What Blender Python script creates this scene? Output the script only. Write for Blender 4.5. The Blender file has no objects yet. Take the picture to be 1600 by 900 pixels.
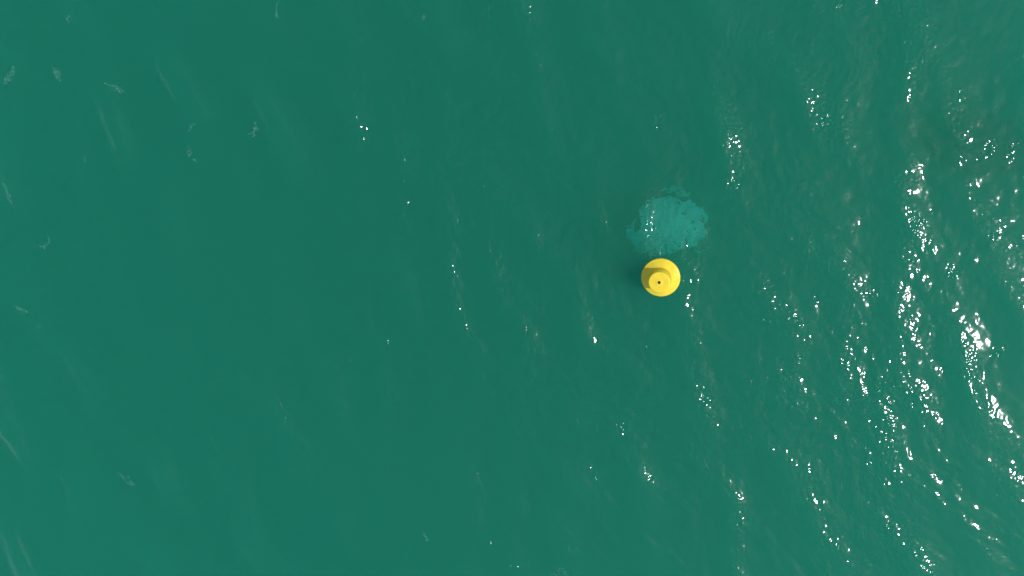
import bpy, bmesh, math
import numpy as np
from mathutils import Matrix, Vector

# ------------------------------------------------------------------ camera, sky, sun, exposure
scene = bpy.context.scene
COL = scene.collection
R = math.radians

cam_data = bpy.data.cameras.new("camera")
cam = bpy.data.objects.new("camera", cam_data)
COL.objects.link(cam)
CAM = Vector((3.5, 2.5, 24.0))
fw = (-CAM).normalized()
rt = fw.cross(Vector((0, 1, 0))).normalized()
up = rt.cross(fw)
cam.matrix_world = Matrix.Translation(CAM) @ Matrix((rt, up, -fw)).transposed().to_4x4()
cam_data.sensor_width = 36.0
cam_data.lens = 18.0 / (13.8 / CAM.length)
cam_data.clip_end = 20000.0
scene.camera = cam

SUN_ZENITH, SUN_AZ = 32.5, -8.0          # azimuth measured from +X towards +Y
world = bpy.data.worlds.new("World")
scene.world = world
world.use_nodes = True
wn = world.node_tree.nodes
sky = wn.new("ShaderNodeTexSky")
sky.sky_type = 'NISHITA'
sky.sun_disc = False
sky.dust_density = 1.0
sky.sun_elevation = R(90 - SUN_ZENITH)
sky.sun_rotation = R(90 - SUN_AZ)
world.node_tree.links.new(sky.outputs[0], wn["Background"].inputs[0])
wn["Background"].inputs[1].default_value = 0.15

sun_data = bpy.data.lights.new("sun", 'SUN')
sun_data.energy = 3.2
sun_data.angle = R(0.53)
sun_data.color = (1.0, 0.97, 0.94)
sun = bpy.data.objects.new("sun", sun_data)
COL.objects.link(sun)
sd = Vector((math.sin(R(SUN_ZENITH)) * math.cos(R(SUN_AZ)), math.sin(R(SUN_ZENITH)) * math.sin(R(SUN_AZ)), math.cos(R(SUN_ZENITH))))
sun.rotation_euler = sd.to_track_quat('Z', 'Y').to_euler()
sun.location = sd * 60

scene.view_settings.view_transform = 'Standard'
scene.view_settings.look = 'None'
scene.view_settings.exposure = 0.0
scene.view_settings.gamma = 1.0
scene.render.engine = 'CYCLES'
scene.cycles.max_bounces = 8
scene.cycles.volume_bounces = 4
scene.cycles.transparent_max_bounces = 12
scene.cycles.use_denoising = True

# ------------------------------------------------------------------ helpers
def tag(o, label=None, cat=None, group=None, kind=None):
    if label: o["label"] = label
    if cat: o["category"] = cat
    if group: o["group"] = group
    if kind: o["kind"] = kind
    return o

def add(name, mesh, mat, parent=None):
    o = bpy.data.objects.new(name, mesh)
    COL.objects.link(o)
    if mat: mesh.materials.append(mat)
    o.parent = parent
    return o

def new_mat(name):
    m = bpy.data.materials.new(name)
    m.use_nodes = True
    return m, m.node_tree.nodes, m.node_tree.links

rng = np.random.default_rng(11)

def make_noise(seed, n=64):
    t = np.random.default_rng(seed).random((n, n))
    def f(x, y):
        xi, yi = np.floor(x).astype(int), np.floor(y).astype(int)
        fx, fy = x - xi, y - yi
        fx, fy = fx * fx * (3 - 2 * fx), fy * fy * (3 - 2 * fy)
        a, b = t[xi % n, yi % n], t[(xi + 1) % n, yi % n]
        c, d = t[xi % n, (yi + 1) % n], t[(xi + 1) % n, (yi + 1) % n]
        return (a * (1 - fx) + b * fx) * (1 - fy) + (c * (1 - fx) + d * fx) * fy - 0.5
    return f

# ------------------------------------------------------------------ the water: waves as real relief
def spectrum(n, lo, hi, spread, slope, seed):
    g = np.random.default_rng(seed)
    lam = np.exp(g.uniform(np.log(lo), np.log(hi), n))
    ang = R(20) + g.normal(0, R(spread), n)
    k = 2 * np.pi / lam
    return k * np.cos(ang), k * np.sin(ang), slope * math.sqrt(2.0 / n) / k, g.uniform(0, 2 * np.pi, n)
SWELL = spectrum(40, 1.1, 3.0, 22, 0.078, 33)
CHOP = spectrum(60, 0.22, 0.7, 45, 0.085, 12)
RIPPLE = spectrum(80, 0.09, 0.18, 80, 0.155, 13)
gn1, gn2, gn3 = make_noise(3), make_noise(4), make_noise(5)

def comps(sp, x, y):
    z = np.zeros_like(x)
    for kx, ky, am, ph in zip(*sp):
        z += am * np.sin(kx * x + ky * y + ph)
    return z

def wave(x, y):
    wx = x + 0.9 * gn1(x * 0.25, y * 0.25) + 0.3 * gn2(x * 0.9, y * 0.9)
    wy = y + 0.9 * gn2(x * 0.25 + 9, y * 0.25) + 0.3 * gn1(x * 0.9, y * 0.9 + 5)
    # gusts: patches of ruffled and of smooth water, drawn out along the crests
    u, v = x * 0.94 + y * 0.34, -x * 0.34 + y * 0.94
    gust = 0.5 + 0.9 * gn3(u * 0.42, v * 0.2) + 0.7 * gn2(u * 1.1 + 5, v * 0.5)
    gust = np.clip(gust, 0.3, 1.2)
    # small steep flurries scattered over the water
    flurry = np.clip((gn1(x * 1.7 + 40, y * 1.4) + 0.7 * gn3(x * 4.7, y * 3.9 + 17) - 0.43) * 10, 0, 4.6)
    g = 1.0 + 0.8 * gn1(x * 0.16 + 20, y * 0.16 + 7)
    sw = comps(SWELL, wx, wy) * g
    sw = 0.04 * (np.exp(np.clip(sw / 0.04, -3, 1.6) * 0.65) - 1) / 0.68          # narrow steep crests, wide troughs
    lee = np.clip(0.65 + 1.0 * sw / 0.03, 0.45, 1.5)          # ripples ride on the crests
    z = sw + comps(CHOP, wx, wy) * (0.45 + 0.55 * gust) + comps(RIPPLE, wx, wy) * (gust * lee + flurry)
    fade = np.clip(np.minimum(x + 21.85, 19.45 - x) / 3, 0, 1) * np.clip(np.minimum(y + 15.25, 14.25 - y) / 3, 0, 1)
    return z * fade

def axis(lo, hi, step, margin, coarse):
    inner = np.arange(lo, hi + 1e-6, step)
    m = np.arange(1, round(margin / coarse) + 1) * coarse
    return np.concatenate([lo - m[::-1], inner, inner[-1] + m])

xs, ys = axis(-16.4, 14.0, 0.025, 5.5, 0.1), axis(-9.8, 8.8, 0.025, 5.5, 0.1)
X, Y = np.meshgrid(xs, ys, indexing='ij')
Z = wave(X, Y)
nx, ny = len(xs), len(ys)
DEEP = -30.0
verts = np.stack([X, Y, Z], -1).reshape(-1, 3)
idx = np.arange(nx * ny).reshape(nx, ny)
q = np.stack([idx[:-1, :-1], idx[1:, :-1], idx[1:, 1:], idx[:-1, 1:]], -1).reshape(-1, 4)
# calm sea out to the horizon round the ruffled part, flat sides and bottom close the body of water
nv = len(verts)
FAR = 6000.0
gxs, gys = (-FAR, xs[0], xs[-1], FAR), (-FAR, ys[0], ys[-1], FAR)
box = [(x, y, 0.0) for x in gxs for y in gys] + [(x, y, DEEP) for x, y in ((-FAR, -FAR), (FAR, -FAR), (FAR, FAR), (-FAR, FAR))]
verts = np.concatenate([verts, np.array(box)])
side = [(i * 4 + j, i * 4 + j + 4, i * 4 + j + 5, i * 4 + j + 1) for i in range(3) for j in range(3) if (i, j) != (1, 1)]
cn = (0, 12, 15, 3)
side += [(cn[k], 16 + k, 16 + (k + 1) % 4, cn[(k + 1) % 4]) for k in range(4)] + [(19, 18, 17, 16)]
side = nv + np.array(side)
loops = np.concatenate([q.ravel(), side.ravel()])
totals = np.full(len(q) + len(side), 4)
me = bpy.data.meshes.new("water")
me.vertices.add(len(verts)); me.vertices.foreach_set("co", verts.ravel())
me.loops.add(len(loops)); me.loops.foreach_set("vertex_index", loops)
me.polygons.add(len(totals))
me.polygons.foreach_set("loop_start", np.concatenate([[0], np.cumsum(totals)[:-1]]))
sm = np.ones(len(totals), dtype=bool); sm[len(q):] = False
me.update(calc_edges=True)
me.polygons.foreach_set("use_smooth", sm)
me.validate()

m, N, L = new_mat("sea_water")
N.clear()
out = N.new("ShaderNodeOutputMaterial")
def math_(op, a, b=None):
    n = N.new("ShaderNodeMath"); n.operation = op
    for i, v in enumerate((a, b)):
        if v is None: continue
        if isinstance(v, (int, float)): n.inputs[i].default_value = v
        else: L.new(v, n.inputs[i])
    return n.outputs[0]
# reflectance of a water surface (Schlick), the same from both sides
lw = N.new("ShaderNodeLayerWeight")
fres = math_('ADD', math_('MULTIPLY', math_('POWER', lw.outputs["Facing"], 5.0), 0.98), 0.02)
lw.inputs["Blend"].default_value = 0.5
gl = N.new("ShaderNodeBsdfGlossy"); gl.inputs["Roughness"].default_value = 0.087
tr = N.new("ShaderNodeBsdfTransparent")
mx = N.new("ShaderNodeMixShader")
L.new(fres, mx.inputs[0]); L.new(tr.outputs[0], mx.inputs[1]); L.new(gl.outputs[0], mx.inputs[2])
L.new(mx.outputs[0], out.inputs["Surface"])
vs = N.new("ShaderNodeVolumeScatter"); va = N.new("ShaderNodeVolumeAbsorption"); ad = N.new("ShaderNodeAddShader")
vs.inputs["Color"].default_value = (0.70, 1.90, 1.02, 1); vs.inputs["Density"].default_value = 0.38
va.inputs["Color"].default_value = (0.0, 0.895, 0.8625, 1); va.inputs["Density"].default_value = 1.52
vs.inputs["Anisotropy"].default_value = 0.5
L.new(vs.outputs[0], ad.inputs[0]); L.new(va.outputs[0], ad.inputs[1]); L.new(ad.outputs[0], out.inputs["Volume"])
water = add("water", me, m)
tag(water, "rippled green sea water with sun glints", "water", kind="structure")

# ------------------------------------------------------------------ ragged flat-lying shapes, built as solid relief from a plan outline
def inside(poly, x, y):
    c = np.zeros(x.shape, bool)
    n = len(poly)
    for i in range(n):
        x0, y0 = poly[i]; x1, y1 = poly[(i + 1) % n]
        if y0 == y1: continue
        cond = ((y0 > y) != (y1 > y)) & (x < (x1 - x0) * (y - y0) / (y1 - y0) + x0)
        c ^= cond
    return c

def relief(name, mask, gx, gy, ztop, zbot):
    """a solid of the masked cells: domed top, walls, underside"""
    step_x, step_y = gx[1] - gx[0], gy[1] - gy[0]
    a, b = mask.shape
    used = np.zeros((a + 1, b + 1), bool)
    used[:-1, :-1] |= mask; used[1:, :-1] |= mask; used[:-1, 1:] |= mask; used[1:, 1:] |= mask
    vid = -np.ones((a + 1, b + 1), int); vid[used] = np.arange(used.sum())
    px, py = np.meshgrid(np.append(gx, gx[-1] + step_x) - step_x / 2, np.append(gy, gy[-1] + step_y) - step_y / 2, indexing='ij')
    zt, zb = ztop(px, py), zbot(px, py)
    nvv = used.sum()
    vt = np.stack([px[used], py[used], zt[used]], -1); vb = np.stack([px[used], py[used], zb[used]], -1)
    c = np.stack([vid[:-1, :-1], vid[1:, :-1], vid[1:, 1:], vid[:-1, 1:]], -1)[mask]
    faces = [c, c[:, ::-1] + nvv]
    pad = np.pad(mask, 1)
    for (dx, dy, i, j) in ((0, -1, (0, 0), (1, 0)), (1, 0, (1, 0), (1, 1)), (0, 1, (1, 1), (0, 1)), (-1, 0, (0, 1), (0, 0))):
        e = mask & ~pad[1 + dx:1 + dx + a, 1 + dy:1 + dy + b]
        ii, jj = np.nonzero(e)
        v0, v1 = vid[ii + i[0], jj + i[1]], vid[ii + j[0], jj + j[1]]
        faces.append(np.stack([v0, v0 + nvv, v1 + nvv, v1], -1))
    f = np.concatenate(faces)
    mm = bpy.data.meshes.new(name)
    mm.from_pydata(np.concatenate([vt, vb]).tolist(), [], f.tolist())
    mm.polygons.foreach_set("use_smooth", np.arange(len(f)) < len(c))
    return mm

# pale disc below the surface beside the buoy; outline in metres round its middle
ox, oy, sc = 567, 513, 6.665 * 58.0
def P(lst): return [((x - ox) / sc, -(y - oy) / sc) for x, y in lst]
body = P([(265,350),(350,265),(450,225),(560,208),(645,213),(705,262),(780,248),(860,298),(930,355),(975,420),(985,470),(935,492),(935,550),(985,545),(965,600),(965,655),(900,650),(870,705),(835,765),(800,745),(775,690),(765,640),(755,700),(745,790),(690,790),(620,812),(560,832),(450,835),(330,835),(240,802),(200,730),(130,655),(100,570),(125,525),(165,535),(190,480),(225,478),(205,560),(235,612),(262,560),(285,450)])
fin = P([(365,118),(460,132),(560,128),(620,92),(690,108),(745,150),(785,190),(770,225),(700,212),(640,172),(560,165),(450,150)])
wisp_a = P([(845,800),(930,772),(1030,730),(990,768),(920,800)])
wisp_b = P([(600,868),(690,872),(770,856),(755,876),(680,888)])
slit = P([(885,452),(945,490),(935,500),(880,462)])
step = 0.0125
gx = np.arange(-1.35, 1.35, step); gy = np.arange(-1.2, 1.2, step)
GX, GY = np.meshgrid(gx, gy, indexing='ij')
n1, n2, n3 = make_noise(21), make_noise(22), make_noise(23)
wx = GX + 0.10 * n1(GX * 9, GY * 9) + 0.09 * n2(GX * 22, GY * 36)
wy = GY + 0.10 * n2(GX * 9 + 30, GY * 9) + 0.08 * n3(GX * 22, GY * 36 + 11)
mask = (inside(body, wx, wy) & ~inside(slit, GX, GY)) | inside(fin, wx, wy) | inside(wisp_a, wx, wy) | inside(wisp_b, wx, wy)
rr = np.sqrt((GX / 1.05) ** 2 + (GY / 0.85) ** 2)
holes = n3(GX * 14, GY * 20) + 0.5 * n1(GX * 33, GY * 45)
mask &= ~((holes > 0.44 - 0.24 * np.clip(rr - 0.6, 0, 1)) & (rr > 0.35))
DISC_Z = -0.8
def disc_top(x, y):
    r2 = (x / 1.15) ** 2 + (y / 0.95) ** 2
    return DISC_Z - 0.32 * r2 ** 1.4 + 0.03 * n1(x * 6 + 3, y * 6) + 0.012 * n2(x * 16, y * 22)
mesh = relief("submerged_disc", mask, gx, gy, disc_top, lambda x, y: disc_top(x, y) - 0.10)
m, N, L = new_mat("pale_submerged_surface")
b = N["Principled BSDF"]; b.inputs["Roughness"].default_value = 0.8
tc = N.new("ShaderNodeTexCoord"); ns = N.new("ShaderNodeTexNoise"); ns.inputs["Scale"].default_value = 9; ns.inputs["Detail"].default_value = 6
cr = N.new("ShaderNodeValToRGB"); cr.color_ramp.elements[0].position = 0.34; cr.color_ramp.elements[1].position = 0.62
cr.color_ramp.elements[0].color = (0.11, 0.20, 0.135, 1); cr.color_ramp.elements[1].color = (0.19, 0.29, 0.19, 1)
mpd = N.new("ShaderNodeMapping"); mpd.inputs["Scale"].default_value = (1.0, 0.45, 1.0)
L.new(tc.outputs["Object"], mpd.inputs[0]); L.new(mpd.outputs[0], ns.inputs["Vector"]); L.new(ns.outputs["Fac"], cr.inputs[0]); L.new(cr.outputs[0], b.inputs["Base Color"])
disc = add("submerged_disc", mesh, m)
disc.location = (4.15, 1.69, 0)
tag(disc, "pale turquoise round shape with ragged edges lying under the water by the buoy", "submerged disc")

# dark lump deeper down at the right, standing for a dark water patch
bm = bmesh.new()
bmesh.ops.create_icosphere(bm, subdivisions=5, radius=1.0)
rn = [make_noise(41), make_noise(42)]
for v in bm.verts:
    c = v.co
    d = 1 + 0.5 * float(rn[0](np.array(c.x * 1.8 + 8), np.array(c.y * 1.8 + c.z + 8))) + 0.25 * float(rn[1](np.array(c.x * 4 + 20), np.array(c.y * 4 + c.z * 3 + 20)))
    v.co = Vector((c.x * 1.5 * d, c.y * 0.85 * d, c.z * 0.6 * d))
mesh = bpy.data.meshes.new("submerged_mass"); bm.to_mesh(mesh); bm.free()
mesh.polygons.foreach_set("use_smooth", [True] * len(mesh.polygons))
m, N, L = new_mat("dark_mass")
b = N["Principled BSDF"]; b.inputs["Roughness"].default_value = 0.9
tc = N.new("ShaderNodeTexCoord"); ns = N.new("ShaderNodeTexNoise"); ns.inputs["Scale"].default_value = 3; ns.inputs["Detail"].default_value = 6
cr = N.new("ShaderNodeValToRGB"); cr.color_ramp.elements[0].color = (0.006, 0.02, 0.016, 1); cr.color_ramp.elements[1].color = (0.012, 0.05, 0.04, 1)
L.new(tc.outputs["Object"], ns.inputs["Vector"]); L.new(ns.outputs["Fac"], cr.inputs[0]); L.new(cr.outputs[0], b.inputs["Base Color"])
mass = add("submerged_mass", mesh, m)
mass.location = (12.3, 3.9, -1.75); mass.rotation_euler = (0, 0, R(-20))
tag(mass, "dark shape deep under the glittering water at the right edge", "mass")

# ------------------------------------------------------------------ the yellow buoy
def paint(name, col, rough, var=0.12, glow=0.0):
    m, N, L = new_mat(name)
    b = N["Principled BSDF"]
    tc = N.new("ShaderNodeTexCoord"); ns = N.new("ShaderNodeTexNoise"); ns.inputs["Scale"].default_value = 5; ns.inputs["Detail"].default_value = 6
    cr = N.new("ShaderNodeValToRGB"); cr.color_ramp.elements[0].position = 0.3; cr.color_ramp.elements[1].position = 0.7
    cr.color_ramp.elements[0].color = tuple(c * (1 - var) for c in col) + (1,); cr.color_ramp.elements[1].color = tuple(col) + (1,)
    L.new(tc.outputs["Object"], ns.inputs["Vector"]); L.new(ns.outputs["Fac"], cr.inputs[0]); L.new(cr.outputs[0], b.inputs["Base Color"])
    b.inputs["Specular IOR Level"].default_value = 0.3
    mr = N.new("ShaderNodeMapRange"); mr.inputs[3].default_value = rough - 0.06; mr.inputs[4].default_value = rough + 0.1
    L.new(ns.outputs["Fac"], mr.inputs[0]); L.new(mr.outputs[0], b.inputs["Roughness"])
    if glow:                                     # light passes through the thin plastic shell
        t = N.new("ShaderNodeBsdfTranslucent"); t.inputs[0].default_value = (1.0, 0.72, 0.10, 1)
        x = N.new("ShaderNodeMixShader"); x.inputs[0].default_value = glow
        L.new(b.outputs[0], x.inputs[1]); L.new(t.outputs[0], x.inputs[2]); L.new(x.outputs[0], N["Material Output"].inputs["Surface"])
    return m

def lathe(name, prof, seg=96):
    """closed solid of revolution; prof is (radius, height) from bottom to top"""
    vs_, fs = [], []
    for r, z in prof:
        for i in range(seg):
            a = 2 * math.pi * i / seg
            vs_.append((r * math.cos(a), r * math.sin(a), z))
    for k in range(len(prof) - 1):
        for i in range(seg):
            j = (i + 1) % seg
            fs.append((k * seg + i, k * seg + j, (k + 1) * seg + j, (k + 1) * seg + i))
    fs.append(tuple(range(seg - 1, -1, -1)))
    fs.append(tuple((len(prof) - 1) * seg + i for i in range(seg)))
    mm = bpy.data.meshes.new(name); mm.from_pydata(vs_, [], fs)
    mm.polygons.foreach_set("use_smooth", [len(f) == 4 for f in fs])
    return mm

yellow = paint("buoy_yellow", (0.98, 0.76, 0.055), 0.26, glow=0.2)
yellow_lip = paint("buoy_yellow_lip", (0.80, 0.50, 0.02), 0.4)
black = paint("dark_socket", (0.008, 0.006, 0.006), 0.6)

buoy = bpy.data.objects.new("buoy", None); COL.objects.link(buoy)
buoy.empty_display_size = 0.3
buoy.location = (3.955, 0.35, 0.0)
buoy.rotation_euler = (R(6.5), R(-4.5), 0)
tag(buoy, "round yellow buoy with a conical float and flat-topped tower afloat on the green water", "buoy")
# float: rounded hull, flange, shallow cone
prof = [(0.10, -0.30), (0.25, -0.28), (0.38, -0.22), (0.455, -0.13), (0.475, -0.05), (0.482, 0.035), (0.49, 0.05), (0.499, 0.066), (0.5015, 0.082), (0.497, 0.094), (0.487, 0.100), (0.47, 0.106), (0.455, 0.113), (0.44, 0.122), (0.42, 0.133), (0.36, 0.169), (0.315, 0.197), (0.300, 0.210), (0.292, 0.228), (0.289, 0.250)]
fl = add("float", lathe("float", prof), yellow, buoy)
prof = [(0.484, 0.040), (0.500, 0.040), (0.5065, 0.047), (0.5075, 0.062), (0.5065, 0.077), (0.5015, 0.083)]
add("rim", lathe("rim", prof), yellow_lip, fl)
prof = [(0.2875, 0.22), (0.2825, 0.40), (0.2735, 0.60), (0.2695, 0.655)]
tower = add("tower", lathe("tower", prof), yellow, buoy)
prof = [(0.2725, 0.650), (0.2735, 0.672), (0.271, 0.690), (0.263, 0.701), (0.252, 0.7045), (0.236, 0.706), (0.15, 0.707), (0.06, 0.707), (0.054, 0.710), (0.044, 0.711), (0.040, 0.707)]
cap = add("cap", lathe("cap", prof), yellow, buoy)
prof = [(0.039, 0.690), (0.039, 0.7085), (0.036, 0.7105), (0.010, 0.7095)]
add("socket", lathe("socket", prof, 32), black, cap)
prof = [(0.03, -1.0), (0.06, -0.99), (0.06, -0.85), (0.03, -0.82), (0.03, -0.29)]
add("ballast_stem", lathe("ballast_stem", prof, 32), black, buoy)

# ------------------------------------------------------------------ faint pale wisps floating at the surface
m, N, L = new_mat("foam_film")
b = N["Principled BSDF"]; b.inputs["Base Color"].default_value = (0.45, 0.66, 0.56, 1); b.inputs["Roughness"].default_value = 0.7
tc = N.new("ShaderNodeTexCoord"); ns = N.new("ShaderNodeTexNoise"); ns.inputs["Scale"].default_value = 22; ns.inputs["Detail"].default_value = 5
mr = N.new("ShaderNodeMapRange"); mr.inputs[1].default_value = 0.42; mr.inputs[2].default_value = 0.66; mr.inputs[3].default_value = 0.0; mr.inputs[4].default_value = 0.11
L.new(tc.outputs["Object"], ns.inputs["Vector"]); L.new(ns.outputs["Fac"], mr.inputs[0]); L.new(mr.outputs[0], b.inputs["Alpha"])
foam_mat = m

def foam(loc, strokes, label, seed, depth=0.05):
    """strokes: list of (points in metres, width)"""
    pts = np.concatenate([np.array(p) for p, w in strokes])
    x0, y0 = pts.min(0) - 0.12; x1, y1 = pts.max(0) + 0.12
    st = 0.012
    gx, gy = np.arange(x0, x1, st), np.arange(y0, y1, st)
    GX, GY = np.meshgrid(gx, gy, indexing='ij')
    a, c = make_noise(seed), make_noise(seed + 100)
    wx = GX + 0.12 * a(GX * 10, GY * 10) + 0.09 * c(GX * 28, GY * 28); wy = GY + 0.12 * c(GX * 10 + 7, GY * 10) + 0.09 * a(GX * 28, GY * 28 + 4)
    mk = np.zeros(GX.shape, bool)
    for p, w in strokes:
        p = np.array(p, float)
        for k in range(len(p) - 1):
            d = p[k + 1] - p[k]; t = np.clip(((wx - p[k][0]) * d[0] + (wy - p[k][1]) * d[1]) / (d @ d), 0, 1)
            u = (k + t) / (len(p) - 1)
            ww = w * (0.35 + 0.65 * np.sin(np.pi * np.clip(u, 0.03, 0.97)))
            mk |= np.hypot(wx - p[k][0] - t * d[0], wy - p[k][1] - t * d[1]) < ww
    mk &= (a(GX * 25 + 3, GY * 25) < 0.3)
    top = lambda x, y: wave(x + loc[0], y + loc[1]) - depth
    mesh = relief("foam_wisp", mk, gx, gy, top, lambda x, y: top(x, y) - 0.015)
    o = add("foam_wisp", mesh, foam_mat)
    o.location = (loc[0], loc[1], 0)
    tag(o, label, "foam", "pale foam wisps drifting on the water")
    return o

foam((-14.5, 5.9), [([(-.22, -.22), (0, 0), (.12, .2)], .10)], "speckled pale foam patch close to the left edge, below the upper corner", 51)
foam((-13.1, 5.95), [([(-.1, .16), (0, 0), (.1, -.18)], .08)], "faint slanting foam smudge second from the left edge in the upper corner", 52)
foam((-12.6, 7.5), [([(.1, .12), (.14, .1)], .05), ([(-.02, .0), (0, -.2)], .05)], "two small foam flecks nearest the upper left corner", 53)
foam((-11.35, 5.53), [([(-.26, .12), (0, .02), (.3, -.14)], .055)], "long thin pale foam streak lying almost level in the upper left", 54)
foam((-6.45, 7.5), [([(0, .2), (.02, -.05)], .018), ([(-.02, -.05), (.0, -.22)], .05)], "small upright foam streak touching the top edge of the picture", 55)
foam((-9.1, 3.75), [([(-.1, .1), (.0, -.15), (.12, -.3)], .05)], "thin foam streak slanting down to the right in the upper left water", 56)
foam((-7.2, 4.3), [([(.08, .25), (.02, 0), (-.04, -.16)], .05), ([(-.16, -.08), (-.13, -.16)], .03)], "short upright foam streak farthest right of the upper left wisps", 57)
foam((-14.75, 2.5), [([(-.2, .4), (-.05, .1), (.1, -.35)], .05)], "slanting foam streak touching the left edge of the picture", 58)
foam((-13.75, 1.1), [([(.12, .22), (.1, -.02), (-.02, -.12), (-.2, -.12)], .035)], "faint hooked foam curl near the left edge", 59)
foam((-14.6, -.85), [([(-.2, .06), (.0, .02), (.2, -.06)], .045), ([(-.2, -.16), (.1, -.1)], .02)], "small level foam streak near the middle of the left edge", 60)
foam((-11.5, -5.85), [([(-.28, .12), (-.05, -.02)], .025), ([(.02, .08), (.06, .06)], .06), ([(-.02, -.08), (.14, -.14), (.26, -.24)], .035)], "small pale foam wisp in the lower left water", 61)
foam((-2.45, -7.1), [([(-.08, .14), (0, -.05), (.1, -.12)], .03)], "tiny foam wisp left of centre in the lower water", 62)
foam((1.35, -7.9), [([(-.16, .12), (-.0, -.1)], .035), ([(.02, .14), (.16, -.04)], .035), ([(-.24, .0), (-.16, -.14)], .03)], "foam wisp of three short strokes touching the bottom edge", 63)
foam((-9.05, 4.38), [([(-.08, -.1), (.05, .08)], .04)], "tiny foam fleck just above the thin streak slanting down to the right", 64)
